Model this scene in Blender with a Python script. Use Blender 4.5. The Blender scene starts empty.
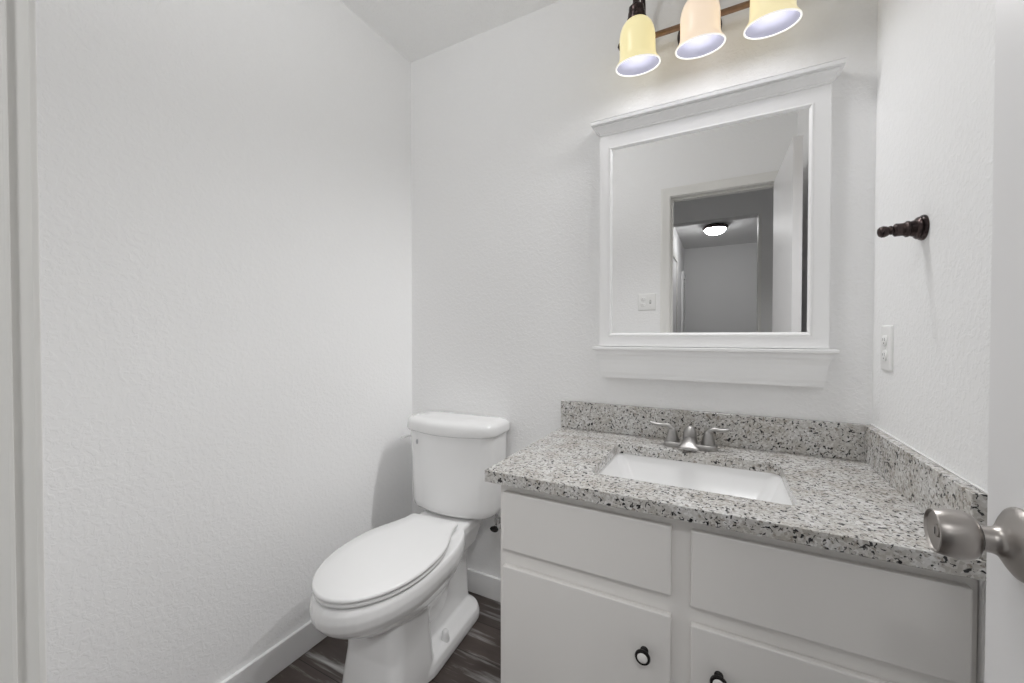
import bpy, bmesh, math, random
from mathutils import Vector, Matrix
random.seed(3)
PI = math.pi
C = bpy.context.scene.collection
sc = bpy.context.scene

# ------------------------------------------------------------------ camera, world, lights, exposure
cam_d = bpy.data.cameras.new('camera')
cam = bpy.data.objects.new('camera', cam_d)
C.objects.link(cam)
cam.location = (1.3252, -1.4783, 1.1355)
cam.rotation_euler = (PI/2 - 0.0141, 0, 0.4851)
cam_d.sensor_width = 36
cam_d.lens = 399.35 / 1024 * 36
cam_d.clip_start = 0.005
sc.camera = cam

BULB = 4.0         # emission strength of each vanity bulb
SHADE_GLOW = 0.42    # glow of the lit glass shades
VANITY_WATTS = 4.1   # each lamp of the vanity fixture
CEILING_FILL_WATTS = 4.6  # added fill light under the bathroom ceiling, no fixture there
CORRIDOR_FILL_WATTS = 2.0  # added fill lights high in the corridor, not real lamps
HALL_GLOW = 36.0      # lit dome of the lamp in the room beyond the hall
def lamp(name, kind, loc, watts, size, falloff=None):
    l = bpy.data.lights.new(name, kind)
    l.energy = watts
    if kind == 'AREA':
        l.shape = 'DISK'
        l.size = size
    else:
        l.shadow_soft_size = size
    if falloff:
        l.use_nodes = True
        nt = l.node_tree
        f = nt.nodes.new('ShaderNodeLightFalloff')
        f.inputs['Strength'].default_value = 1
        k = nt.nodes.new('ShaderNodeMath')      # falloff = (constant share, linear share)
        k.operation = 'MULTIPLY'
        k.inputs[1].default_value = falloff[0]
        k2 = nt.nodes.new('ShaderNodeMath')
        k2.operation = 'MULTIPLY_ADD'
        k2.inputs[1].default_value = falloff[1]
        nt.links.new(f.outputs['Constant'], k.inputs[0])
        nt.links.new(f.outputs['Linear'], k2.inputs[0])
        nt.links.new(k.outputs[0], k2.inputs[2])
        nt.links.new(k2.outputs[0], nt.nodes['Emission'].inputs['Strength'])
    o = bpy.data.objects.new(name, l)
    C.objects.link(o)
    o.location = loc
    return o
for x in (1.080, 1.260, 1.441):
    lamp('vanity_lamp_light', 'POINT', (x, -.142, 2.020), VANITY_WATTS, .022, (.80, .25))
lamp('ceiling_fill_light', 'POINT', (.60, -.85, 2.345), CEILING_FILL_WATTS, .085, (0, 1))  # invented source, out of view, to lift the walls and ceiling
for x, aim, watts, spread in ((1.28, (1.15, -.5, .30), CORRIDOR_FILL_WATTS*.9, 110), (1.76, (.34, -.62, .10), CORRIDOR_FILL_WATTS*.65, 46)):
    o = lamp('corridor_fill_light', 'AREA', (x, -2.26, 2.41), watts, .24)  # invented fill, aimed through the doorway at the cabinet and toilet fronts
    o.rotation_euler = (Vector(aim) - o.location).to_track_quat('-Z', 'Y').to_euler()
    o.data.spread = math.radians(spread)
sc.view_settings.view_transform = 'Standard'
sc.view_settings.look = 'None'
sc.view_settings.gamma = 1
sc.view_settings.use_curve_mapping = False
sc.view_settings.exposure = 0.07
sc.cycles.max_bounces = 24
sc.cycles.diffuse_bounces = 16
sc.cycles.glossy_bounces = 8
sc.cycles.sample_clamp_indirect = 6
world = bpy.data.worlds.new('world')
world.use_nodes = True
world.node_tree.nodes['Background'].inputs[0].default_value = (0.9, 0.95, 1, 1)
world.node_tree.nodes['Background'].inputs[1].default_value = 0.05
sc.world = world

# ------------------------------------------------------------------ dimensions (metres)
W = 1.7030       # right wall
H = 2.44
YF = -1.419       # bathroom face of the doorway wall
YH = -1.534      # hall face of the doorway wall
DX0, DX1, DZ = 1.017, 1.627, 2.05   # door opening

# ------------------------------------------------------------------ materials
def mat(name, color=(.8, .8, .8), rough=.5, metal=0, bump=None, spec=None, coat=0):
    m = bpy.data.materials.new(name)
    m.use_nodes = True
    nt = m.node_tree
    b = nt.nodes['Principled BSDF']
    b.inputs['Base Color'].default_value = (*color, 1)
    b.inputs['Roughness'].default_value = rough
    b.inputs['Metallic'].default_value = metal
    if spec is not None:
        b.inputs['Specular IOR Level'].default_value = spec
    if coat:
        b.inputs['Coat Weight'].default_value = coat
        b.inputs['Coat Roughness'].default_value = .05
    if bump:
        scale, strength, dist, detail = bump
        tc = nt.nodes.new('ShaderNodeTexCoord')
        n = nt.nodes.new('ShaderNodeTexNoise')
        n.inputs['Scale'].default_value = scale
        n.inputs['Detail'].default_value = detail
        bp = nt.nodes.new('ShaderNodeBump')
        bp.inputs['Strength'].default_value = strength
        bp.inputs['Distance'].default_value = dist
        nt.links.new(tc.outputs['Object'], n.inputs['Vector'])
        nt.links.new(n.outputs['Fac'], bp.inputs['Height'])
        nt.links.new(bp.outputs['Normal'], b.inputs['Normal'])
    return m

def noisy_color(m, c1, c2, scale, detail=3, stretch=(1, 1, 1), lo=.35, hi=.65):
    nt = m.node_tree
    b = nt.nodes['Principled BSDF']
    tc = nt.nodes.new('ShaderNodeTexCoord')
    mp = nt.nodes.new('ShaderNodeMapping')
    mp.inputs['Scale'].default_value = stretch
    n = nt.nodes.new('ShaderNodeTexNoise')
    n.inputs['Scale'].default_value = scale
    n.inputs['Detail'].default_value = detail
    r = nt.nodes.new('ShaderNodeValToRGB')
    r.color_ramp.elements[0].position = lo
    r.color_ramp.elements[1].position = hi
    r.color_ramp.elements[0].color = (*c1, 1)
    r.color_ramp.elements[1].color = (*c2, 1)
    nt.links.new(tc.outputs['Object'], mp.inputs['Vector'])
    nt.links.new(mp.outputs['Vector'], n.inputs['Vector'])
    nt.links.new(n.outputs['Fac'], r.inputs['Fac'])
    nt.links.new(r.outputs['Color'], b.inputs['Base Color'])
    return m

def emit(name, color, strength, base=(.8, .8, .8), rough=.3):
    m = mat(name, base, rough)
    b = m.node_tree.nodes['Principled BSDF']
    b.inputs['Emission Color'].default_value = (*color, 1)
    b.inputs['Emission Strength'].default_value = strength
    return m

def wall_material(name, color, scale, strength, dist):
    """painted drywall with a hand-sprayed texture: soft blobs plus fine grain"""
    m = mat(name, color, .55, spec=.3)
    nt = m.node_tree
    b = nt.nodes['Principled BSDF']
    tc = nt.nodes.new('ShaderNodeTexCoord')
    n1 = nt.nodes.new('ShaderNodeTexNoise')
    n1.inputs['Scale'].default_value = scale
    n1.inputs['Detail'].default_value = 4
    n1.inputs['Distortion'].default_value = .6
    r = nt.nodes.new('ShaderNodeValToRGB')
    r.color_ramp.elements[0].position = .46
    r.color_ramp.elements[1].position = .60
    bp = nt.nodes.new('ShaderNodeBump')
    bp.inputs['Strength'].default_value = strength
    bp.inputs['Distance'].default_value = dist
    nt.links.new(tc.outputs['Object'], n1.inputs['Vector'])
    nt.links.new(n1.outputs['Fac'], r.inputs['Fac'])
    nt.links.new(r.outputs['Color'], bp.inputs['Height'])
    nt.links.new(bp.outputs['Normal'], b.inputs['Normal'])
    return m

def granite_material():
    m = mat('granite', (.5, .48, .45), .14, spec=.6)
    nt = m.node_tree
    L = nt.links.new
    b = nt.nodes['Principled BSDF']
    tc = nt.nodes.new('ShaderNodeTexCoord')
    def ramp(src, stops):
        r = nt.nodes.new('ShaderNodeValToRGB')
        while len(r.color_ramp.elements) < len(stops):
            r.color_ramp.elements.new(.5)
        for e, (p, c) in zip(r.color_ramp.elements, stops):
            e.position = p
            e.color = (*c, 1)
        L(src, r.inputs['Fac'])
        return r.outputs['Color']
    def noise(scale, detail, dist=0., off=0.):
        mp = nt.nodes.new('ShaderNodeMapping')
        mp.inputs['Location'].default_value = (off, off*.7, off*1.3)
        n = nt.nodes.new('ShaderNodeTexNoise')
        n.inputs['Scale'].default_value = scale
        n.inputs['Detail'].default_value = detail
        n.inputs['Distortion'].default_value = dist
        L(tc.outputs['Object'], mp.inputs['Vector'])
        L(mp.outputs['Vector'], n.inputs['Vector'])
        return n.outputs['Fac']
    def mix(fac, a, c):
        x = nt.nodes.new('ShaderNodeMix')
        x.data_type = 'RGBA'
        L(fac, x.inputs['Factor'])
        for s, i in ((a, 6), (c, 7)):
            if isinstance(s, tuple):
                x.inputs[i].default_value = (*s, 1)
            else:
                L(s, x.inputs[i])
        return x.outputs[2]
    v = nt.nodes.new('ShaderNodeTexVoronoi')
    v.inputs['Scale'].default_value = 190
    L(tc.outputs['Object'], v.inputs['Vector'])
    cells = ramp(v.outputs['Color'], [(0, (.27, .255, .235)), (.3, (.44, .425, .40)), (.6, (.62, .61, .595)), (1, (.88, .88, .885))])
    clouds = ramp(noise(17, 4), [(.35, (.42, .385, .335)), (.62, (.66, .655, .645))])
    half = nt.nodes.new('ShaderNodeValue')
    half.outputs[0].default_value = .45
    base = mix(half.outputs[0], cells, clouds)
    brown = ramp(noise(95, 3, .4, 3.1), [(.60, (0, 0, 0)), (.66, (.7, .7, .7))])
    base = mix(brown, base, (.19, .155, .12))
    black = ramp(noise(125, 2.5, .8, 7.7), [(.585, (0, 0, 0)), (.62, (1, 1, 1))])
    base = mix(black, base, (.022, .021, .023))
    L(base, b.inputs['Base Color'])
    return m

def wood_floor_material():
    m = mat('dark_plank', (.05, .04, .035), .42)
    nt = m.node_tree
    L = nt.links.new
    b = nt.nodes['Principled BSDF']
    tc = nt.nodes.new('ShaderNodeTexCoord')
    br = nt.nodes.new('ShaderNodeTexBrick')
    br.offset = .37
    br.inputs['Scale'].default_value = 1
    br.inputs['Brick Width'].default_value = 1.22
    br.inputs['Row Height'].default_value = .15
    br.inputs['Mortar Size'].default_value = .0012
    br.inputs['Color1'].default_value = (.82, .82, .82, 1)
    br.inputs['Color2'].default_value = (1.25, 1.25, 1.25, 1)
    br.inputs['Mortar'].default_value = (.25, .25, .25, 1)
    L(tc.outputs['Object'], br.inputs['Vector'])
    mp = nt.nodes.new('ShaderNodeMapping')
    mp.inputs['Scale'].default_value = (1.2, 11, 1)
    n = nt.nodes.new('ShaderNodeTexNoise')
    n.inputs['Scale'].default_value = 2.2
    n.inputs['Detail'].default_value = 9
    n.inputs['Roughness'].default_value = .62
    n.inputs['Distortion'].default_value = .35
    L(tc.outputs['Object'], mp.inputs['Vector'])
    L(mp.outputs['Vector'], n.inputs['Vector'])
    r = nt.nodes.new('ShaderNodeValToRGB')
    for e, (p, c) in zip([r.color_ramp.elements[0], r.color_ramp.elements[1], r.color_ramp.elements.new(.52)],
                         [(.30, (.055, .043, .038)), (.74, (.100, .081, .073)), (.52, (.075, .059, .053))]):
        e.position = p
        e.color = (*c, 1)
    L(n.outputs['Fac'], r.inputs['Fac'])
    x = nt.nodes.new('ShaderNodeMix')
    x.data_type = 'RGBA'
    x.blend_type = 'MULTIPLY'
    x.inputs['Factor'].default_value = 1
    L(r.outputs['Color'], x.inputs[6])
    L(br.outputs['Color'], x.inputs[7])
    L(x.outputs[2], b.inputs['Base Color'])
    bp = nt.nodes.new('ShaderNodeBump')
    bp.inputs['Strength'].default_value = .15
    bp.inputs['Distance'].default_value = .001
    L(n.outputs['Fac'], bp.inputs['Height'])
    L(bp.outputs['Normal'], b.inputs['Normal'])
    return m

WALL = (.88, .88, .88)
M = dict(
    wall=wall_material('wall_paint', WALL, 75, .30, .0017),
    wall_rough=wall_material('wall_paint_rough', WALL, 85, .32, .0016),
    ceiling=mat('ceiling_texture', (.94, .94, .935), .8, bump=(120, .6, .006, 4)),
    hall=mat('hall_paint', (.77, .77, .77), .6, bump=(70, .1, .002, 3)),
    trim=mat('trim_paint', (.88, .88, .88), .32),
    casing=mat('casing_paint', (.80, .795, .77), .35),
    door=mat('door_paint', (.82, .815, .82), .45),
    cabinet=mat('cabinet_paint', (.82, .805, .785), .42, bump=(30, .05, .001, 3)),
    gap=mat('cabinet_inside', (.25, .23, .21), .8),
    frame=mat('mirror_frame_paint', (.89, .89, .89), .28),
    mirror=mat('mirror_silver', (.93, .93, .93), .0, 1),
    ceramic=mat('white_ceramic', (.85, .85, .85), .14, spec=.5, coat=.3),
    plastic=mat('white_plastic', (.82, .82, .82), .25),
    plate=mat('wall_plate_plastic', (.86, .86, .85), .35),
    slot=mat('dark_slot', (.22, .22, .22), .6),
    emblem=mat('grey_emblem', (.38, .38, .40), .4),
    granite=granite_material(),
    floor=wood_floor_material(),
    nickel=mat('brushed_nickel', (.42, .395, .375), .33, 1),
    nickel_dark=mat('nickel_shadow_gap', (.10, .095, .09), .4, 1),
    faucet=mat('satin_nickel', (.40, .39, .38), .38, 1),
    bronze=noisy_color(mat('oil_rubbed_bronze', (.1, .07, .06), .24, .8), (.032, .024, .025), (.085, .060, .056), 60),
    rod=noisy_color(mat('aged_bronze_rod', (.2, .12, .07), .33, .85), (.22, .135, .085), (.36, .23, .15), 25),
    black=mat('black_metal', (.018, .016, .016), .25, .4),
    knob_face=mat('ceramic_knob_face', (.82, .81, .79), .12),
    chrome=mat('chrome', (.7, .7, .7), .12, 1),
    hose=mat('braided_hose', (.42, .42, .42), .35, .8),
    glass_yellow=emit('lit_glass_yellow', (1.0, .86, .40), SHADE_GLOW*1.05, (.80, .74, .50)),
    glass_peach=emit('lit_glass_peach', (1.0, .74, .50), SHADE_GLOW*1.15, (.82, .76, .68)),
    glass_gold=emit('lit_glass_gold', (1.0, .85, .45), SHADE_GLOW*1.1, (.82, .76, .55)),
    glass_inside=mat('white_glass_inside', (.45, .45, .54), .35),
    glass_lip=emit('lit_glass_lip', (1, .97, .92), .55, (.85, .85, .82)),
    bulb=emit('bulb_glow', (1, .985, .96), BULB),
    hall_bulb=emit('hall_glass_glow', (1, 1, 1), HALL_GLOW, (.9, .9, .9)),
)

# ------------------------------------------------------------------ mesh helpers
def link(name, me, parent=None):
    o = bpy.data.objects.new(name, me)
    C.objects.link(o)
    if parent is not None:
        o.parent = parent
    return o

def obj(name, bm, m, parent=None, smooth=None, bevel=0, seg=2, subsurf=0):
    bmesh.ops.recalc_face_normals(bm, faces=bm.faces[:])
    me = bpy.data.meshes.new(name)
    bm.to_mesh(me)
    bm.free()
    for k in (m if isinstance(m, (list, tuple)) else [m]):
        me.materials.append(k)
    o = link(name, me, parent)
    if bevel:
        b = o.modifiers.new('bevel', 'BEVEL')
        b.width = bevel
        b.segments = seg
        b.limit_method = 'ANGLE'
        b.angle_limit = math.radians(35)
    if subsurf:
        s = o.modifiers.new('subsurf', 'SUBSURF')
        s.levels = s.render_levels = subsurf
    if smooth is not None:
        for p in me.polygons:
            p.use_smooth = True
        if smooth < 180:
            try:
                me.set_sharp_from_angle(angle=math.radians(smooth))
            except Exception:
                pass
    return o

def thing(name, label, cat, loc=(0, 0, 0), group=None):
    o = bpy.data.objects.new(name, None)
    C.objects.link(o)
    o.location = loc
    o.empty_display_size = .05
    return tag(o, label, cat, group)

def tag(o, label, cat, group=None, kind=None):
    o['label'] = label
    o['category'] = cat
    if group:
        o['group'] = group
    if kind:
        o['kind'] = kind
    return o

def struct(name, bm, m, label, cat, bevel=0, smooth=None):
    return tag(obj(name, bm, m, bevel=bevel, smooth=smooth), label, cat, kind='structure')

def box(bm, x0, x1, y0, y1, z0, z1, mi=0):
    v = [bm.verts.new((x, y, z)) for z in (z0, z1) for y in (y0, y1) for x in (x0, x1)]
    fs = []
    for f in ((0, 2, 3, 1), (4, 5, 7, 6), (0, 1, 5, 4), (2, 6, 7, 3), (0, 4, 6, 2), (1, 3, 7, 5)):
        q = bm.faces.new([v[i] for i in f])
        q.material_index = mi
        fs.append(q)
    return fs

def B(*a):
    bm = bmesh.new()
    box(bm, *a)
    return bm

def loft(bm, rings, cap0=True, cap1=True, closed=True, mi=0):
    vs = [[bm.verts.new(p) for p in r] for r in rings]
    n = len(vs[0])
    for a, b in zip(vs, vs[1:]):
        for i in range(n if closed else n-1):
            j = (i+1) % n
            f = bm.faces.new((a[i], a[j], b[j], b[i]))
            f.material_index = mi
    if cap0:
        bm.faces.new(vs[0][::-1]).material_index = mi
    if cap1:
        bm.faces.new(vs[-1]).material_index = mi
    return vs

def lathe(bm, prof, origin=(0, 0, 0), axis=(0, 0, 1), n=40, cap0=True, cap1=True, mi=0):
    """prof: list of (radius, distance along axis)"""
    q = Vector((0, 0, 1)).rotation_difference(Vector(axis).normalized())
    o = Vector(origin)
    rings = []
    for r, t in prof:
        rings.append([o + q @ Vector((r*math.cos(2*PI*i/n), r*math.sin(2*PI*i/n), t)) for i in range(n)])
    return loft(bm, rings, cap0, cap1, True, mi)

def tube(bm, pts, radii, n=16, flat=1.0):
    """round (or flattened) tube through the points"""
    pts = [Vector(p) for p in pts]
    if not isinstance(radii, (list, tuple)):
        radii = [radii]*len(pts)
    rings = []
    up = None
    for k, p in enumerate(pts):
        t = (pts[min(k+1, len(pts)-1)] - pts[max(k-1, 0)]).normalized()
        if up is None:
            up = Vector((0, 1, 0)) if abs(t.y) < .9 else Vector((1, 0, 0))
        a = (up - t*up.dot(t)).normalized()
        up = a
        b = t.cross(a)
        rings.append([p + a*radii[k]*math.cos(2*PI*i/n) + b*radii[k]*flat*math.sin(2*PI*i/n) for i in range(n)])
    loft(bm, rings)

def smooth_path(pts, sub=6):
    """Catmull-Rom through points (tuples of any length)"""
    out = []
    P = [tuple(pts[0])] + [tuple(p) for p in pts] + [tuple(pts[-1])]
    for k in range(1, len(P)-2):
        for s in range(sub):
            t = s/sub
            out.append(tuple(.5*((2*b) + (c-a)*t + (2*a-5*b+4*c-d)*t*t + (3*b-a-3*c+d)*t**3)
                             for a, b, c, d in zip(P[k-1], P[k], P[k+1], P[k+2])))
    out.append(tuple(pts[-1]))
    return out

def rrect(x0, x1, y0, y1, r, n=6):
    """rounded rectangle outline, counter-clockwise"""
    pts = []
    for cx, cy, a0 in ((x1-r, y1-r, 0), (x0+r, y1-r, 90), (x0+r, y0+r, 180), (x1-r, y0+r, 270)):
        for i in range(n+1):
            a = math.radians(a0 + 90*i/n)
            pts.append((cx + r*math.cos(a), cy + r*math.sin(a)))
    return pts

def prism_stack(bm, prof, x0, x1, yw, y0):
    """moulding against the wall at y=yw, returned at both ends; prof is (projection, z)"""
    rings = []
    for d, z in prof:
        rings.append([(x0-d, yw, z), (x0-d, y0-d, z), (x1+d, y0-d, z), (x1+d, yw, z)])
    loft(bm, rings)

# ------------------------------------------------------------------ the room shell
T = .1
struct('floor', B(-1.0, 3.0, -5.4, .1, -.05, 0), M['floor'], 'dark brown wood-look plank floor', 'floor')
struct('ceiling', B(-T, W+T, YF, T, H, H+.05), M['ceiling'], 'white textured bathroom ceiling', 'ceiling')
struct('wall_left', B(-T, 0, YH, T, 0, H), M['wall'], 'plain light grey wall beside the toilet', 'wall')
struct('wall_back', B(0, W, 0, T, 0, H), M['wall'], 'light grey wall behind the toilet and mirror', 'wall')
struct('wall_right', B(W, W+T, YH, T, 0, H), M['wall_rough'], 'textured light grey wall holding the dark hook', 'wall')
bm = bmesh.new()
box(bm, 0, DX0-.015, YH, YF, 0, H)
box(bm, DX1+.015, W, YH, YF, 0, H)
box(bm, DX0-.015, DX1+.015, YH, YF, DZ+.015, H)
struct('wall_front', bm, M['wall'], 'wall around the doorway, seen in the mirror', 'wall')

def baseboard(name, x0, x1, y0, y1, label):
    struct(name, B(x0, x1, y0, y1, 0.0005, .0974), M['trim'], label, 'baseboard', bevel=.003)
baseboard('baseboard_left', 0, .013, YF, 0, 'white baseboard along the wall beside the toilet')
baseboard('baseboard_back', .013, .795, -.013, 0, 'white baseboard on the wall behind the toilet')
baseboard('baseboard_front', .013, DX0-.066, YF, YF+.013, 'white baseboard below the switch plate')

# door jamb and moulded casing
bm = bmesh.new()
box(bm, DX0-.015, DX0, YH, YF, 0, DZ+.015)
box(bm, DX1, DX1+.015, YH, YF, 0, DZ+.015)
box(bm, DX0, DX1, YH, YF, DZ, DZ+.015)
box(bm, DX0, DX0+.010, YF-.072, YF-.040, 0, DZ)       # stops
box(bm, DX1-.010, DX1, YF-.072, YF-.040, 0, DZ)
box(bm, DX0+.010, DX1-.010, YF-.072, YF-.040, DZ-.010, DZ)
jamb = struct('trim_1', bm, M['casing'], 'off-white door jamb with stop', 'door jamb', bevel=.002)
bm = B(DX0-.0006, DX0+.0012, YF-.034, YF-.008, .90, .957)
obj('strike_plate', bm, M['nickel'], jamb, bevel=.0005)['label'] = 'metal strike plate'

def casing(name, yw, sgn, label):
    """mitred casing around the opening: profile (distance out from the opening, thickness)"""
    prof = [(.004, 0), (.004, .0075), (.0065, .010), (.011, .0115), (.020, .0095), (.030, .011), (.045, .015), (.056, .017), (.060, .015), (.061, 0)]
    rings = []
    for d, t in prof:
        y = yw + sgn*t
        rings.append([(DX0-d, y, 0), (DX0-d, y, DZ+d), (min(DX1+d, W-.001), y, DZ+d), (min(DX1+d, W-.001), y, 0)])
    bm = bmesh.new()
    loft(bm, rings, False, False, closed=False)
    struct(name, bm, M['casing'], label, 'door casing', smooth=40)
casing('trim_2', YF, 1, 'off-white moulded casing around the doorway, bathroom side')
casing('trim_3', YH, -1, 'off-white moulded casing around the doorway, hall side')

# ---- the open door against the right wall, with its knobs
ang = math.radians(1.58)
door = tag(bpy.data.objects.new('door_1', None), 'plain white slab door standing open against the right wall', 'door', kind='structure')
C.objects.link(door)
door.location = (DX1-.002, YF+.004, 0)
door.rotation_euler = (0, 0, -ang)
DW = .616
obj('door_panel', B(-.038, 0, .004, DW, .012, 2.043), M['door'], door, bevel=.002)
for z in (.22, 1.02, 1.82):
    bm = bmesh.new()
    lathe(bm, [(.006, -.045), (.006, .045)], (.003, .0, z), n=12)
    box(bm, -.030, .0, .0025, .0042, z-.045, z+.045)
    obj('hinge', bm, M['nickel'], door, smooth=40)
def knob(side):
    x0 = -.038 if side < 0 else 0
    ax = (side, 0, 0)
    org = (x0, DW-.071, .919)
    k = bmesh.new()
    # rose: domed flange with a stepped neck
    lathe(k, [(.0365, 0), (.037, .003), (.0355, .0055), (.0300, .0095), (.0230, .0135), (.0168, .0172), (.0142, .0205), (.0132, .0250), (.0130, .0345)], org, ax, 48)
    ko = obj('door_knob', k, M['nickel'], door, smooth=35)
    k = bmesh.new()
    lathe(k, [(.0125, .0345), (.018, .0348), (.0210, .0362), (.0236, .0395), (.0252, .0440), (.0256, .0490), (.0250, .0580), (.0236, .0670), (.0230, .0682),
              (.0220, .0688), (.0212, .0678), (.0202, .0662), (.010, .0635), (.0072, .0632), (.0068, .0655), (.0055, .0660)], org, ax, 56)
    g = obj('grip', k, M['nickel'], ko, smooth=30)
    k = bmesh.new()
    lathe(k, [(.0146, .0325), (.0146, .0348)], org, ax, 32)
    obj('neck_ring', k, M['nickel_dark'], ko, smooth=40)['label'] = 'dark gap ring behind the grip'
    k = bmesh.new()
    box(k, org[0]+side*.0661-.0004, org[0]+side*.0661+.0004, org[1]-.0007, org[1]+.0007, org[2]-.0038, org[2]+.0038)
    obj('turn_slot', k, M['nickel_dark'], ko)
knob(-1)
# the wall-side knob is a low turn so the door can stand against the wall
k = bmesh.new()
lathe(k, [(.034, 0), (.034, .004), (.026, .010), (.013, .014), (.013, .019), (.022, .024), (.023, .034), (.018, .038)], (0, DW-.071, .919), (1, 0, 0), 40)
obj('door_knob', k, M['nickel'], door, smooth=35)
bm = B(-.030, -.006, DW-.0004, DW+.0014, .888, .950)
obj('latch_plate', bm, M['nickel'], door, bevel=.0005)

# ------------------------------------------------------------------ the hall and the room beyond it, seen in the mirror
YB = -2.40
struct('wall_hall_left', B(-.6, -.5, YB, YH, 0, H), M['hall'], 'grey end wall of the hall on the toilet side', 'wall')
struct('wall_hall_right', B(2.5, 2.6, YB, YH, 0, H), M['hall'], 'grey end wall of the hall on the door side', 'wall')
struct('wall_hall_front', B(-.6, -T, YH, YH+.1, 0, H), M['hall'], 'grey hall wall beside the bathroom', 'wall')
struct('wall_hall_near', B(W+T, 2.6, YH, YH+.1, 0, H), M['hall'], 'grey hall wall past the door', 'wall')
struct('ceiling_hall', B(-.6, 2.6, -5.25, YF, H, H+.05), M['hall'], 'grey ceiling of the hall and the room beyond', 'ceiling')
bm = bmesh.new()
box(bm, -.6, .80, YB-.115, YB, 0, H)
box(bm, 1.60, 2.6, YB-.115, YB, 0, H)
box(bm, .80, 1.60, YB-.115, YB, 2.130, H)
struct('wall_hall_back', bm, M['hall'], 'grey hall wall with a wide opening, seen in the mirror', 'wall')
struct('trim_4', B(1.577, 1.600, YB-.12, YB+.006, 0, 2.130), M['casing'], 'pale edge trim of the opening across the hall', 'trim', bevel=.002)
struct('wall_room_left', B(.70, .81, -5.13, YB-.115, 0, H), M['hall'], 'grey left wall of the far room in the mirror', 'wall')
struct('wall_room_right', B(2.5, 2.6, -5.13, YB-.115, 0, H), M['hall'], 'grey right wall of the far room', 'wall')
struct('wall_room_back', B(.70, 2.6, -5.25, -5.13, 0, H), M['hall'], 'grey end wall of the far room in the mirror', 'wall')
# louvred closet door in the far room's left wall
d2 = tag(bpy.data.objects.new('door_2', None), 'white louvred door in the far room, seen in the mirror', 'door', kind='structure')
C.objects.link(d2)
d2.location = (.811, -4.8, 0)
bm = bmesh.new()
for y0, y1 in ((-.20, -.15), (.15, .20)):
    box(bm, 0, .030, y0, y1, .01, 2.03)
for z0, z1 in ((.01, .15), (.98, 1.06), (1.95, 2.03)):
    box(bm, 0, .030, -.15, .15, z0, z1)
obj('door_frame', bm, M['trim'], d2, bevel=.002)
bm = bmesh.new()
for z0, z1 in ((.17, .96), (1.08, 1.93)):
    z = z0
    while z < z1:
        vs = [bm.verts.new(p) for p in ((.004, -.15, z), (.026, -.15, z-.018), (.026, .15, z-.018), (.004, .15, z))]
        vt = [bm.verts.new((v.co.x, v.co.y, v.co.z+.006)) for v in vs]
        for f in ((vs[3], vs[2], vs[1], vs[0]), tuple(vt), (vs[0], vs[1], vt[1], vt[0]), (vs[1], vs[2], vt[2], vt[1]),
                  (vs[2], vs[3], vt[3], vt[2]), (vs[3], vs[0], vt[0], vt[3])):
            bm.faces.new(f)
        z += .032
obj('louver_panel', bm, M['trim'], d2)
bm = bmesh.new()
for y0, y1 in ((-4.02, -3.96), (-3.26, -3.2)):
    box(bm, .81, .825, y0, y1, 0, 2.05)
box(bm, .81, .825, -4.02, -3.2, 2.05, 2.11)
struct('trim_5', bm, M['casing'], 'pale casing of a doorway in the far room', 'door casing', bevel=.003)
# flush ceiling lamp of the far room
hl = thing('ceiling_light', 'flush dome ceiling light with dark rim, seen in the mirror', 'ceiling light', (1.24, -3.85, H-.022))
bm = bmesh.new()
lathe(bm, [(.060, .0218), (.060, .001), (.130, 0), (.136, -.006), (.138, -.018), (.128, -.030), (.112, -.034)], n=48, cap1=True)
obj('rim', bm, M['bronze'], hl, smooth=40)
bm = bmesh.new()
lathe(bm, [(.116, -.033), (.112, -.048), (.098, -.066), (.072, -.083), (.040, -.093), (.010, -.097)], n=48)
obj('glass_dome', bm, M['hall_bulb'], hl, smooth=60)['label'] = 'lit white glass dome'
bm = bmesh.new()
lathe(bm, [(.006, -.094), (.011, -.099), (.009, -.106), (.003, -.109)], n=20)
obj('finial', bm, M['bronze'], hl, smooth=40)

# ------------------------------------------------------------------ vanity cabinet
CX0, CY, CT = .796, -.540, .750     # left side, face of the frame, top of the carcass
van = thing('vanity_cabinet', 'white two-door bathroom vanity cabinet below the granite counter', 'cabinet', (1.245, -.27, 0))
def P(o):     # world-space mesh under a located thing
    o.matrix_parent_inverse = van.matrix_basis.inverted()
    return o
CR = W-.0015
bm = bmesh.new()
box(bm, CX0, CX0+.018, CY+.019, -.014, 0, CT)
box(bm, CR-.018, CR, CY+.019, -.002, 0, CT)
box(bm, CX0+.018, CR-.018, CY+.06, -.014, .085, .103)
box(bm, CX0+.018, CR-.018, -.014, -.004, .085, CT)
P(obj('carcass', bm, M['cabinet'], van))
bm = bmesh.new()
for x0, x1 in ((CX0, CX0+.045), (1.218, 1.281), (CR-.042, CR)):
    box(bm, x0, x1, CY, CY+.019, .10, CT)
for z0, z1 in ((.10, .145), (.515, .58), (.705, CT)):
    box(bm, CX0+.045, 1.218, CY, CY+.0188, z0, z1)
    box(bm, 1.281, CR-.042, CY, CY+.0188, z0, z1)
P(obj('face_frame', bm, M['cabinet'], van))
P(obj('toe_kick', B(CX0+.018, CR-.018, CY+.06, CY+.072, 0, .10), M['cabinet'], van))
YD = CY-.017
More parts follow.
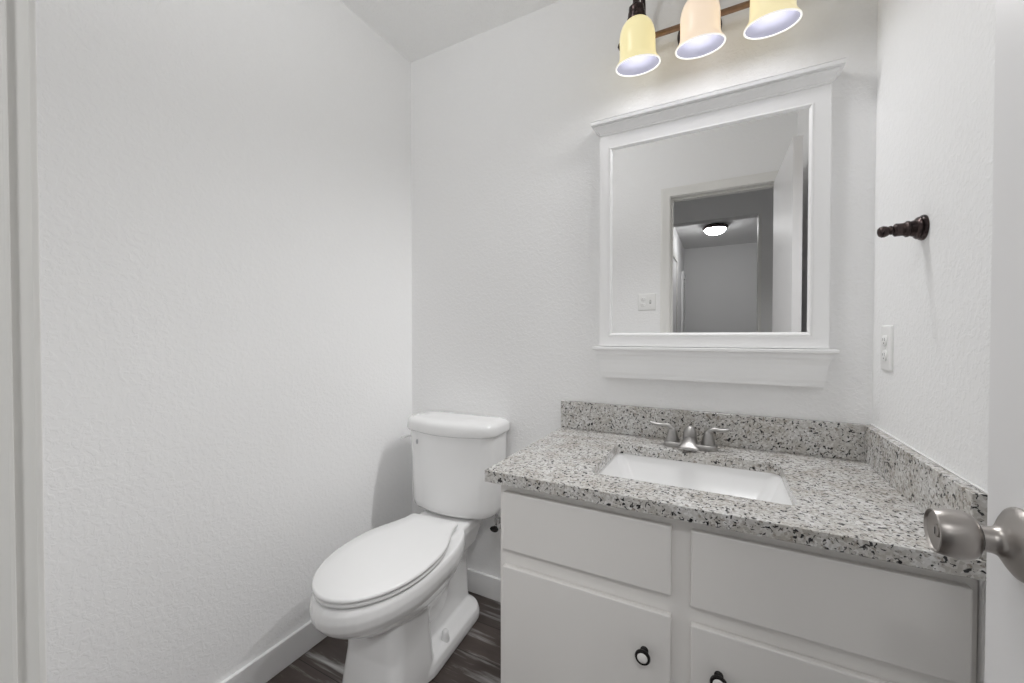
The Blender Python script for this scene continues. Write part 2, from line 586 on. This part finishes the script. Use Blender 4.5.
# slab fronts: two false drawer fronts over two doors
for x0, x1, z0, z1 in ((.811, 1.230, .569, .7215), (1.269, 1.690, .559, .7225)):
    P(obj('drawer_front', B(x0, x1, YD, CY-.0005, z0, z1), M['cabinet'], van, bevel=.003))
for x0, x1, kx, kz, z1 in ((.811, 1.230, 1.175, .432, .5245), (1.269, 1.690, 1.323, .434, .520)):
    dr = P(obj('cabinet_door', B(x0, x1, YD, CY-.0005, .115, z1), M['cabinet'], van, bevel=.003))
    bm = bmesh.new()
    lathe(bm, [(.0085, 0), (.0088, .002), (.0062, .005), (.0052, .011), (.0075, .016), (.0135, .0185), (.0162, .0215), (.0165, .0245), (.0150, .0272), (.0118, .0275), (.0108, .0268)],
          (kx, YD, kz), (0, -1, 0), 36)
    kb = obj('knob', bm, M['black'], dr, smooth=40)
    kb['label'] = 'round black metal knob with a white face'
    bm = bmesh.new()
    lathe(bm, [(.0110, .0262), (.0108, .0275), (.0085, .0287), (.004, .0293), (.001, .0294)], (kx, YD, kz), (0, -1, 0), 32)
    obj('knob_face', bm, M['knob_face'], kb, smooth=60)['label'] = 'white ceramic face'

# ------------------------------------------------------------------ granite counter with sink cut-out
ct = thing('countertop', 'speckled grey granite vanity counter with back and side splash', 'countertop', (1.235, -.29, CT))
def PC(o):
    o.matrix_parent_inverse = ct.matrix_basis.inverted()
    return o
SX0, SX1, SY0, SY1 = 1.022, 1.468, -.470, -.156
ZC0, ZC = .7505, .781
def slab(bm, outer, inner, z0, z1):
    """slab with a rounded rectangular hole; outer is 4 corners, inner a closed loop"""
    inn = rrect(*inner, .022, 6)
    n = len(inn)
    cx, cy = (inner[0]+inner[1])/2, (inner[2]+inner[3])/2
    def out_pt(p):
        # project the inner point radially on to the outer rectangle, keeping corners on corners
        x0, x1, y0, y1 = outer
        u = (p[0]-inner[0])/(inner[1]-inner[0])
        w = (p[1]-inner[2])/(inner[3]-inner[2])
        return u, w
    outp = []
    per = n//4
    x0, x1, y0, y1 = outer
    for k, p in enumerate(inn):
        c = k//per
        i = k % per
        corner = ((x1, y1), (x0, y1), (x0, y0), (x1, y0))[c]
        mid = per//2
        q = list(corner)
        if i < mid:
            if c in (0, 2): q[1] = p[1]
            else: q[0] = p[0]
        elif i > mid:
            if c in (0, 2): q[0] = p[0]
            else: q[1] = p[1]
        outp.append(tuple(q))
    rings = [[(x, y, z0) for x, y in inn], [(x, y, z1) for x, y in inn], [(x, y, z1) for x, y in outp], [(x, y, z0) for x, y in outp]]
    vs = loft(bm, rings, False, False)
    for i in range(n):
        j = (i+1) % n
        bm.faces.new((vs[3][i], vs[3][j], vs[0][j], vs[0][i]))
bm = bmesh.new()
slab(bm, (.771, W-.001, -.583, -.0005), (SX0, SX1, SY0, SY1), ZC0, ZC)
PC(obj('granite_slab', bm, M['granite'], ct, bevel=.0015))
PC(obj('backsplash', B(.771, W-.001, -.021, -.0005, ZC+.0003, .8835), M['granite'], ct, bevel=.0012))
PC(obj('side_splash', B(W-.022, W-.001, -.572, -.0213, ZC+.0003, .8835), M['granite'], ct, bevel=.0012))
PC(obj('caulk_bead', B(W-.005, W-.0004, -.572, -.002, .8834, .8866), M['plastic'], ct, bevel=.001))['label'] = 'white caulk line along the right wall'

# undermount rectangular sink
sk = thing('sink', 'white rectangular undermount sink set into the granite', 'sink', ((SX0+SX1)/2, (SY0+SY1)/2, ZC0))
def PS(o):
    o.matrix_parent_inverse = sk.matrix_basis.inverted()
    return o
bm = bmesh.new()
def rz(x0, x1, y0, y1, r, z):
    return [(x, y, z) for x, y in rrect(x0, x1, y0, y1, r, 6)]
z0 = ZC0-.0008
a, b_, c_, d_ = SX0, SX1, SY0, SY1
rings = [rz(a-.024, b_+.024, c_-.024, d_+.024, .040, z0-.016),
         rz(a-.024, b_+.024, c_-.024, d_+.024, .040, z0),
         rz(a-.004, b_+.004, c_-.004, d_+.004, .026, z0),
         rz(a-.002, b_+.002, c_-.002, d_+.002, .028, z0-.006),
         rz(a+.034, b_-.034, c_+.020, d_-.014, .030, z0-.088),
         rz(a+.046, b_-.046, c_+.032, d_-.026, .034, z0-.108),
         rz(a+.075, b_-.075, c_+.060, d_-.055, .040, z0-.115),
         rz(a+.195, b_-.195, c_+.140, d_-.135, .018, z0-.121)]
loft(bm, rings, False, True)
outer = [rz(a-.024, b_+.024, c_-.024, d_+.024, .040, z0-.016),
         rz(a+.010, b_-.010, c_+.005, d_-.004, .036, z0-.100),
         rz(a+.030, b_-.030, c_+.020, d_-.018, .036, z0-.130)]
loft(bm, outer, False, True)
bmesh.ops.remove_doubles(bm, verts=bm.verts[:], dist=.00005)
PS(obj('basin', bm, M['ceramic'], sk, smooth=50))
bm = bmesh.new()
lathe(bm, [(.020, 0), (.021, .0015), (.018, .003), (.014, .0022), (.013, .001)], ((a+b_)/2, (c_+d_)/2+.002, z0-.1212), n=32)
PS(obj('drain', bm, M['faucet'], sk, smooth=40))

# ------------------------------------------------------------------ centre-set faucet
FX, FY = 1.236, -.098
fc = thing('faucet', 'brushed nickel two-handle faucet at the back of the sink', 'faucet', (FX, FY, ZC))
bm = bmesh.new()
def rr(x0, x1, y0, y1, r, z, n=6):
    return [(x, y, z) for x, y in rrect(x0, x1, y0, y1, r, n)]
loft(bm, [rr(-.078, .078, -.025, .025, .020, .0003), rr(-.078, .078, -.025, .025, .020, .012), rr(-.075, .075, -.022, .022, .019, .0165)])
obj('base_plate', bm, M['faucet'], fc, bevel=.001, smooth=40)
bm = bmesh.new()
# flared spout slopes forward and down over the bowl, widening towards its lip
path = smooth_path([(0, .012, .018, .019, .012), (0, -.006, .028, .0165, .013), (0, -.024, .029, .0175, .011), (0, -.044, .0235, .0215, .0085), (0, -.058, .0165, .0265, .0065), (0, -.066, .011, .0295, .0050)], 5)
rings = []
for k, p in enumerate(path):
    q0, q1 = path[max(k-1, 0)], path[min(k+1, len(path)-1)]
    t = Vector((0, q1[1]-q0[1], q1[2]-q0[2])).normalized()
    nrm = Vector((0, -t.z, t.y))
    rings.append([Vector(p[:3]) + Vector((1, 0, 0))*p[3]*math.cos(2*PI*i/28) + nrm*p[4]*math.sin(2*PI*i/28) for i in range(28)])
loft(bm, rings)
obj('spout', bm, M['faucet'], fc, bevel=.0015, smooth=50)
bm = bmesh.new()
lathe(bm, [(.0225, .012), (.0215, .022), (.0200, .032), (.0192, .0365), (.0202, .0377), (.0194, .047), (.0172, .056), (.0130, .0640), (.0072, .0695), (.001, .0712)], (0, -.004, 0), n=36)
obj('dome_cap', bm, M['faucet'], fc, smooth=40)
for s in (-1, 1):
    bm = bmesh.new()
    lathe(bm, [(.0215, .0125), (.0205, .018), (.0180, .030), (.0148, .043), (.0125, .052), (.0105, .0575), (.004, .060)], (s*.052, 0, 0), n=32)
    pts = smooth_path([(s*.050, 0, .044, .0115), (s*.055, -.001, .058, .0110), (s*.068, -.002, .0660, .0092), (s*.086, -.003, .0650, .0080), (s*.102-(s < 0)*.005, -.004, .0670, .0076), (s*.111-(s < 0)*.009, -.005, .0715, .0058)], 5)
    tube(bm, [p[:3] for p in pts], [p[3] for p in pts], 14, .75)
    obj('handle', bm, M['faucet'], fc, smooth=55)

# ------------------------------------------------------------------ toilet
TX = .320
to = thing('toilet', 'white two-piece toilet with closed lid beside the vanity', 'toilet', (TX, -.004, 0))
to.rotation_euler = (0, 0, math.radians(4.3))
def egg(yb, yf, hw, z, ym=None, e_front=2.0, e_back=2.6, n=48, wb=None):
    """plan outline of the bowl: widest at ym, wb half width at the back"""
    ym = ym if ym is not None else yf + (yb-yf)*.48
    pts = []
    for i in range(n):
        a = 2*PI*i/n
        c, s = math.cos(a), math.sin(a)
        if s < 0:
            e = e_front
            y = ym - (ym-yf)*abs(s)**(2/e)
            x = hw*math.copysign(abs(c)**(2/e), c)
        else:
            e = e_back
            y = ym + (yb-ym)*abs(s)**(2/e)
            x = hw*math.copysign(abs(c)**(2/e), c)
            if wb is not None:
                t = (y-ym)/(yb-ym)
                t = t*t*(3-2*t)
                x *= 1 + (wb/hw-1)*t
        pts.append((x, y, z))
    return pts
def sblock(x0, x1, y0, y1, r, z):
    return [(x, y, z) for x, y in rrect(x0, x1, y0, y1, r, 8)]
bm = bmesh.new()
# rim and bowl
loft(bm, [egg(-.20, -.560, .070, .120), egg(-.20, -.590, .085, .190), egg(-.20, -.640, .110, .235, -.43), egg(-.19, -.705, .140, .275, -.45), egg(-.18, -.742, .156, .302, -.48),
          egg(-.17, -.764, .168, .322, -.49), egg(-.17, -.776, .174, .340, -.49), egg(-.17, -.780, .177, .362, -.49), egg(-.17, -.776, .175, .384, -.49),
          egg(-.17, -.768, .170, .396, -.49)])
# rear deck under the tank
loft(bm, [sblock(-.085, .085, -.300, -.055, .03, .270), sblock(-.105, .105, -.330, -.050, .03, .335), sblock(-.116, .116, -.330, -.045, .025, .365), sblock(-.118, .118, -.330, -.045, .025, .394), sblock(-.112, .112, -.325, -.050, .022, .401)])
# rear trapway column
loft(bm, [sblock(-.070, .070, -.480, -.075, .04, .010), sblock(-.066, .066, -.470, -.080, .04, .120), sblock(-.066, .066, -.440, -.085, .04, .240), sblock(-.085, .085, -.400, -.070, .04, .330)])
# front pedestal
loft(bm, [sblock(-.108, .130, -.640, -.410, .045, .001), sblock(-.105, .126, -.632, -.412, .045, .060), sblock(-.099, .117, -.615, -.416, .042, .150), sblock(-.097, .112, -.610, -.420, .042, .265)])
# foot flange
loft(bm, [sblock(-.130, .138, -.520, -.075, .085, .001), sblock(-.130, .138, -.520, -.075, .085, .024), sblock(-.123, .131, -.515, -.082, .080, .044), sblock(-.108, .112, -.505, -.100, .070, .054)])
bowl = obj('bowl', bm, M['ceramic'], to, smooth=180)
rm = bowl.modifiers.new('remesh', 'REMESH')
rm.mode = 'VOXEL'
rm.voxel_size = .004
rm.use_smooth_shade = True
sm = bowl.modifiers.new('smooth', 'SMOOTH')
sm.factor = .5
sm.iterations = 5
# seat ring and lid
def seat_outline(o, z, yb, yf, hw, wb, ym):
    """elongated seat plan: elliptical front, sides drawn in to a straight back edge; o insets it"""
    yb, yf, hw, wb = yb-o, yf+o, hw-o, wb-o
    right = []
    for i in range(25):                      # front half, tip to widest
        a = -PI/2 + PI/2*i/24
        right.append((hw*math.cos(a), ym + (ym-yf)*math.sin(a)))
    r = .018
    for i in range(1, 17):                   # back half
        t = i/16
        q = t**1.45
        w = hw - (hw-wb)*q*q*(3-2*q)
        right.append((w, ym + (yb-r-ym)*t))
    for i in range(1, 6):
        a = PI/2*i/5
        right.append((wb-r + r*math.cos(a), yb-r + r*math.sin(a)))
    left = [(-x, y) for x, y in right[::-1]][:-1]
    return [(x, y, z) for x, y in right + left]
def plate(name, yb, yf, hw, z0, z1, wb, dome=0, ym=-.52):
    bm = bmesh.new()
    f = lambda o, z: seat_outline(o, z, yb, yf, hw, wb, ym)
    loft(bm, [f(.004, z0), f(0, z0+.003), f(0, z1-.006), f(.0015, z1-.0025), f(.006, z1), f(.05, z1+dome*.7), f(.085, z1+dome)])
    return obj(name, bm, M['plastic'], to, smooth=60)
plate('seat', -.246, -.765, .169, .4005, .4125, .104)
plate('seat_lid', -.242, -.769, .171, .4150, .4285, .108, .003)
for s in (-1, 1):
    bm = bmesh.new()
    lathe(bm, [(.009, .399), (.009, .4150)], (s*.070, -.268, 0), n=20)
    obj('seat_hinge', bm, M['plastic'], to, smooth=40)
# tank: bowed front, rounded corners
def tank_ring(hw, yb, yf, bow, r, z, n=10):
    pts = []
    # front edge bowed from left to right
    for i in range(n+1):
        u = -1 + 2*i/n
        pts.append((u*(hw-r), yf - bow*(1-u*u), z))
    for i in range(1, 7):
        a = -PI/2 + PI/2*i/6
        pts.append((hw-r + r*math.cos(a), yf+r + r*math.sin(a), z))
    rb = .02
    for i in range(0, 5):
        a = PI/2*i/4
        pts.append((hw-rb + rb*math.cos(a), yb-rb + rb*math.sin(a), z))
    for i in range(0, 5):
        a = PI/2 + PI/2*i/4
        pts.append((-hw+rb + rb*math.cos(a), yb-rb + rb*math.sin(a), z))
    for i in range(0, 6):
        a = PI + PI/2*i/6
        pts.append((-hw+r + r*math.cos(a), yf+r + r*math.sin(a), z))
    return pts
bm = bmesh.new()
loft(bm, [tank_ring(.160, -.060, -.150, .012, .05, .408), tank_ring(.182, -.042, -.168, .020, .06, .412), tank_ring(.193, -.032, -.178, .024, .07, .424), tank_ring(.198, -.028, -.180, .026, .07, .445),
          tank_ring(.202, -.022, -.182, .028, .068, .600), tank_ring(.205, -.020, -.184, .028, .066, .737)])
tank = obj('tank', bm, M['ceramic'], to, smooth=50)
tank.location = (.009, 0, 0)
tank.rotation_euler = (0, 0, math.radians(-1.6))
bm = bmesh.new()
loft(bm, [tank_ring(.206, -.018, -.186, .028, .066, .7375), tank_ring(.213, -.014, -.194, .028, .070, .742), tank_ring(.216, -.012, -.197, .028, .072, .749), tank_ring(.216, -.012, -.197, .028, .072, .773),
          tank_ring(.213, -.015, -.194, .028, .071, .7830), tank_ring(.203, -.022, -.186, .027, .066, .791), tank_ring(.175, -.042, -.168, .022, .055, .798), tank_ring(.12, -.07, -.135, .012, .03, .801)])
lid = obj('tank_lid', bm, M['ceramic'], to, smooth=50)
lid.location = (.009, 0, 0)
lid.rotation_euler = (0, 0, math.radians(-1.6))
# side-mounted flush lever
bm = bmesh.new()
lathe(bm, [(.016, 0), (.016, .004), (.010, .007), (.007, .016)], (-.2035, -.110, .698), (-1, 0, 0), 24)
pts = smooth_path([(-.216, -.108, .698, .007), (-.222, -.122, .698, .0075), (-.227, -.142, .697, .0078), (-.229, -.160, .695, .009)], 4)
tube(bm, [p[:3] for p in pts], [p[3] for p in pts], 12, .6)
obj('flush_lever', bm, M['plastic'], to, smooth=50)
bm = bmesh.new()
lathe(bm, [(.0105, 0), (.010, .0012)], (0, 0, 0), (0, -1, 0), 24)
for v in bm.verts:
    v.co.x *= .5
    v.co += Vector((-.128, -.1880, .697))
obj('emblem', bm, M['emblem'], to)['label'] = 'small grey oval emblem'
for s in (-1, 1):
    bm = bmesh.new()
    lathe(bm, [(.0155, .046), (.0155, .053), (.0130, .066), (.0120, .078), (.008, .085), (.001, .087)], (s*.110, -.345, 0), n=24)
    obj('bolt_cap', bm, M['plastic'], to, smooth=50)
for s in (-1, 1):
    bm = bmesh.new()
    lathe(bm, [(.009, .398), (.009, .404), (.005, .404), (.005, .409)], (s*.080, -.150, 0), n=16)
    obj('tank_bolt', bm, M['black'], to, smooth=40)

# ------------------------------------------------------------------ water stop valve behind the toilet
sv = thing('stop_valve', 'small dark oval-handled water valve on the wall behind the toilet', 'valve', (.496, 0, .337))
bm = bmesh.new()
lathe(bm, [(.026, .0003), (.026, .003), (.016, .008), (.009, .010)], (0, 0, 0), (0, -1, 0), 28)
obj('escutcheon', bm, M['chrome'], sv, smooth=40)
bm = bmesh.new()
lathe(bm, [(.008, .008), (.008, .030), (.011, .032), (.011, .052), (.007, .054)], (0, 0, 0), (0, -1, 0), 20)
lathe(bm, [(.008, 0), (.008, .022), (.010, .023), (.010, .034)], (0, -.042, 0), (0, 0, 1), 20)
obj('valve_body', bm, M['chrome'], sv, smooth=40)
bm = bmesh.new()
lathe(bm, [(.004, .052), (.004, .058), (.018, .059), (.019, .063), (.018, .067), (.003, .068)], (0, 0, 0), (0, -1, 0), 24)
for v in bm.verts:
    if v.co.y < -.0585:
        v.co.z *= .62
obj('valve_handle', bm, M['black'], sv, smooth=40)['label'] = 'dark oval handle'
bm = bmesh.new()
pts = smooth_path([(0, -.042, .034), (.001, -.043, .045), (-.006, -.043, .058), (-.020, -.044, .069)], 6)
tube(bm, pts, .0055, 10)
obj('supply_hose', bm, M['hose'], sv, smooth=60)

# ------------------------------------------------------------------ framed mirror
mi = thing('wall_mirror', 'white framed mirror with crown top and ledge above the sink', 'mirror', (1.2615, 0, 1.10))
def PM(o):
    o.matrix_parent_inverse = mi.matrix_basis.inverted()
    return o
FX0, FX1, FZ0, FZ1 = .926, 1.597, 1.098, 1.868
OX0, OX1, OZ0, OZ1 = .972, 1.5445, 1.147, 1.801
YM = -.035
def frame_ring(d, y):
    """rectangle offset outwards by d from the mirror opening"""
    return [(OX0-d, y, OZ0-d), (OX1+d, y, OZ0-d), (OX1+d, y, OZ1+d), (OX0-d, y, OZ1+d)]
bm = bmesh.new()
ob = [(FX0, YM, FZ0), (FX1, YM, FZ0), (FX1, YM, FZ1), (FX0, YM, FZ1)]
oback = [(x, -.0005, z) for x, y, z in ob]
loft(bm, [oback, ob, frame_ring(.012, YM), frame_ring(.010, YM-.002), frame_ring(.007, YM-.002), frame_ring(0, YM+.0055), frame_ring(0, YM+.009)], False, False)
PM(obj('frame', bm, M['frame'], mi, bevel=.0012))
bm = bmesh.new()
box(bm, OX0-.004, OX1+.004, -.0300, -.0280, OZ0-.004, OZ1+.004)
PM(obj('mirror_glass', bm, M['mirror'], mi))
PM(obj('backing_panel', B(FX0+.02, FX1-.02, -.0270, -.0006, FZ0+.02, FZ1-.02), M['slot'], mi))
bm = bmesh.new()
# crown: small bead, cove, fillet, top board
prism_stack(bm, [(0, 1.856), (.003, 1.857), (.0045, 1.860), (.0035, 1.863), (.006, 1.865), (.0075, 1.868), (.0095, 1.8715), (.0125, 1.8755), (.0165, 1.8795), (.0210, 1.8825), (.0215, 1.8860),
                 (.0185, 1.8870), (.0185, 1.8890), (.0285, 1.8895), (.0300, 1.8910), (.0300, 1.9010), (.0290, 1.9018), (.0255, 1.9022), (.0255, 1.9034), (.0290, 1.9038), (.0290, 1.9060)],
            FX0+.0045, FX1-.0045, -.0005, YM-.0005)
PM(obj('crown', bm, M['frame'], mi))
bm = bmesh.new()
prism_stack(bm, [(-.016, .986), (-.012, .987), (-.011, .996), (-.008, 1.006), (-.006, 1.020), (-.005, 1.034), (-.003, 1.050), (.0015, 1.064), (.006, 1.071), (.0065, 1.0785), (.0075, 1.0850), (.0160, 1.0860), (.0175, 1.0875), (.0175, 1.0945), (.0160, 1.0965)],
            FX0, FX1, -.0005, -.052)
PM(obj('ledge', bm, M['frame'], mi))

# ------------------------------------------------------------------ three-light vanity fixture
vl = thing('vanity_light', 'three-light bronze wall fixture with glass shades above the mirror', 'wall light', (1.26, 0, 2.145))
SY, SZ, RY = -.150, 2.000, -.055
bm = bmesh.new()
lathe(bm, [(.066, .0005), (.067, .006), (.062, .012), (.050, .018), (.020, .021), (.014, .026), (.012, .050)], (-.010, 0, .0), (0, -1, 0), 48)
obj('backplate', bm, M['bronze'], vl, smooth=40)
bm = bmesh.new()
lathe(bm, [(.0092, -.240), (.0092, .240)], (0, RY, 0), (1, 0, 0), 24)
obj('crossbar', bm, M['rod'], vl, smooth=40)
for s in (-1, 1):
    bm = bmesh.new()
    lathe(bm, [(.0092, .236), (.014, .240), (.0145, .245), (.011, .248), (.0135, .254), (.010, .262), (.002, .266)], (0, RY, 0), (s, 0, 0), 24)
    obj('finial', bm, M['bronze'], vl, smooth=50)
shade_prof = [(.0690, 0), (.0675, .0030), (.0635, .0085), (.0590, .0150), (.0560, .0220), (.0545, .032), (.0540, .055), (.0540, .074), (.0530, .086), (.0500, .100), (.0445, .113), (.0370, .123), (.0285, .130), (.0250, .132)]
TILT = math.radians(10)
SAX = Vector((0, -math.sin(TILT), math.cos(TILT)))      # shade axis, leaning a little into the room
for dx, g in ((-.180, 'glass_yellow'), (0, 'glass_peach'), (.181, 'glass_gold')):
    c0 = Vector((dx, SY, SZ-2.145))
    at = lambda t: tuple(c0 + SAX*t)
    top = at(.250)
    bm = bmesh.new()
    pts = smooth_path([(dx, RY, 0), (dx, RY+.004, .060), (dx, RY-.004, .120), (dx, RY-.040, .165), (dx, RY-.095, .172), (dx, top[1]+.006, top[2]+.012), at(.228), at(.205)], 6)
    tube(bm, pts, .0075, 14)
    lathe(bm, [(.013, -.013), (.013, .013)], (dx, RY, 0), (1, 0, 0), 20)
    obj('arm', bm, M['bronze'], vl, smooth=50)
    bm = bmesh.new()
    lathe(bm, [(.0285, .1280), (.0290, .135), (.0255, .138), (.0265, .144), (.0255, .151), (.0225, .153), (.0235, .159), (.0225, .167), (.0140, .173), (.0105, .180), (.0100, .205)], c0, SAX, n=36)
    obj('socket', bm, M['bronze'], vl, smooth=30)
    bm = bmesh.new()
    lathe(bm, shade_prof, c0, SAX, n=64, cap0=False, cap1=False, mi=0)
    lathe(bm, [(r-.0045, t) for r, t in shade_prof], c0, SAX, n=64, cap0=False, cap1=False, mi=1)
    # the rolled lip and the neck close the shell
    lathe(bm, [(.0690, 0), (.0688, -.0022), (.0668, -.0032), (.0652, -.0022), (.0645, 0)], c0, SAX, n=64, cap0=False, cap1=False, mi=2)
    lathe(bm, [(.0250, .132), (.0205, .132)], c0, SAX, n=64, cap0=False, cap1=False, mi=0)
    bmesh.ops.remove_doubles(bm, verts=bm.verts[:], dist=.00002)
    sh = obj('lamp_shade', bm, [M[g], M['glass_inside'], M['glass_lip']], vl, smooth=60)
    sh['label'] = {'glass_yellow': 'lit pale yellow bell glass shade', 'glass_peach': 'lit peach bell glass shade', 'glass_gold': 'lit golden cream bell glass shade'}[g]
    bm = bmesh.new()
    lathe(bm, [(.001, .036), (.010, .038), (.018, .044), (.0225, .054), (.0230, .063), (.020, .075), (.0145, .086), (.0125, .098), (.0125, .131)], c0, SAX, n=32)
    obj('bulb', bm, M['bulb'], sh, smooth=60)

# ------------------------------------------------------------------ dark hook on the right wall
hk = thing('robe_hook', 'dark bronze turned hook post on the right wall', 'hook', (W, -.315, 1.366))
bm = bmesh.new()
lathe(bm, [(.0265, .0003), (.0270, .003), (.0255, .006), (.0225, .0075), (.0235, .0105), (.0215, .0135), (.0180, .0155)], (0, 0, 0), (-1, 0, 0), 44)
obj('base', bm, M['bronze'], hk, smooth=28)
bm = bmesh.new()
lathe(bm, [(.0180, .0155), (.0165, .020), (.0155, .023), (.0172, .025), (.0172, .0285), (.0150, .0305), (.0135, .034), (.0138, .042), (.0142, .046), (.0130, .0475), (.0095, .0500), (.0070, .0520)], (0, 0, 0), (-1, 0, 0), 40)
obj('post', bm, M['bronze'], hk, smooth=28)
bm = bmesh.new()
lathe(bm, [(.0075, 0), (.0098, .002), (.0098, .005), (.0088, .0068), (.0110, .0105), (.0125, .0155), (.0118, .0205), (.0085, .0245), (.0020, .0265)], (-.0500, 0, .0010), (-.97, 0, -.15), 36)
obj('finial', bm, M['bronze'], hk, smooth=40)

# ------------------------------------------------------------------ electrical plates
def outlet_faces(parent, ox, oy, oz, ux, nx, m=M['plate']):
    """duplex receptacle: ux in-plane axis, nx outward normal"""
    ux, nx = Vector(ux), Vector(nx)
    for s in (1, -1):
        bm = bmesh.new()
        rings = []
        for sc_, t in ((1, 0), (1, .0022), (.94, .0030)):
            ring = []
            for i in range(40):
                a = 2*PI*i/40
                u, w = .0165*math.cos(a), .0165*math.sin(a)
                w = max(-.0135, min(.0135, w))
                ring.append(Vector((ox, oy, oz+s*.0195)) + ux*u*sc_ + Vector((0, 0, w*sc_)) + nx*t)
            rings.append(ring)
        loft(bm, rings)
        r = obj('receptacle', bm, m, parent, smooth=40)
        bm = bmesh.new()
        for du, hh in ((-.0062, .0042), (.0062, .0036)):
            c = Vector((ox, oy, oz+s*.0195+.003)) + ux*du + nx*.0031
            e = Vector((abs(ux.x), abs(ux.y), 0))*.0009 + Vector((abs(nx.x), abs(nx.y), 0))*.0003
            box(bm, c.x-e.x, c.x+e.x, c.y-e.y, c.y+e.y, c.z-hh, c.z+hh)
        c = Vector((ox, oy, oz+s*.0195-.0072)) + nx*.0028
        lathe(bm, [(.0023, 0), (.0023, .0005)], c, nx, 14)
        obj('plug_slot', bm, M['slot'], r)
def screw(parent, loc, n):
    bm = bmesh.new()
    lathe(bm, [(.0033, 0), (.0030, .0010), (.001, .0014)], loc, n, 14)
    obj('screw', bm, M['plate'], parent, smooth=40)
ow = thing('wall_outlet', 'white outlet plate on the right wall above the side splash', 'outlet', (W, -.117, 1.104))
bm = bmesh.new()
R_ = lambda d, t: [(-t, x, z) for x, z in rrect(-.0355+d, .0355-d, -.0585+d, .0585-d, .005, 4)]
loft(bm, [R_(0, .0002), R_(0, .003), R_(.0015, .0052), R_(.004, .0062)])
obj('cover_plate', bm, M['plate'], ow, smooth=40)
outlet_faces(ow, -.0062, 0, 0, (0, 1, 0), (-1, 0, 0))
screw(ow, (-.0062, 0, 0), (-1, 0, 0))
sw = thing('light_switch', 'white two-gang switch plate beside the doorway, seen in the mirror', 'switch', (.868, YF, 1.366))
bm = bmesh.new()
R_ = lambda d, t: [(x, t, z) for x, z in rrect(-.058+d, .058-d, -.057+d, .057-d, .005, 4)]
loft(bm, [R_(0, .0002), R_(0, .003), R_(.0015, .0052), R_(.004, .0062)])
obj('cover_plate', bm, M['plate'], sw, smooth=40)
outlet_faces(sw, -.023, .0062, 0, (1, 0, 0), (0, 1, 0))
bm = bmesh.new()
box(bm, .0175, .0285, .006, .0068, -.0125, .0125)
obj('toggle_slot', bm, M['slot'], sw)
bm = bmesh.new()
loft(bm, [[(.019, .0066, -.006), (.027, .0066, -.006), (.027, .0066, .006), (.019, .0066, .006)], [(.020, .017, .003), (.026, .017, .003), (.026, .016, .010), (.020, .016, .010)]])
obj('toggle', bm, M['plate'], sw, bevel=.0008)
for x, z in ((.023, .030), (.023, -.030), (-.023, 0)):
    screw(sw, (x, .0062, z), (0, 1, 0))
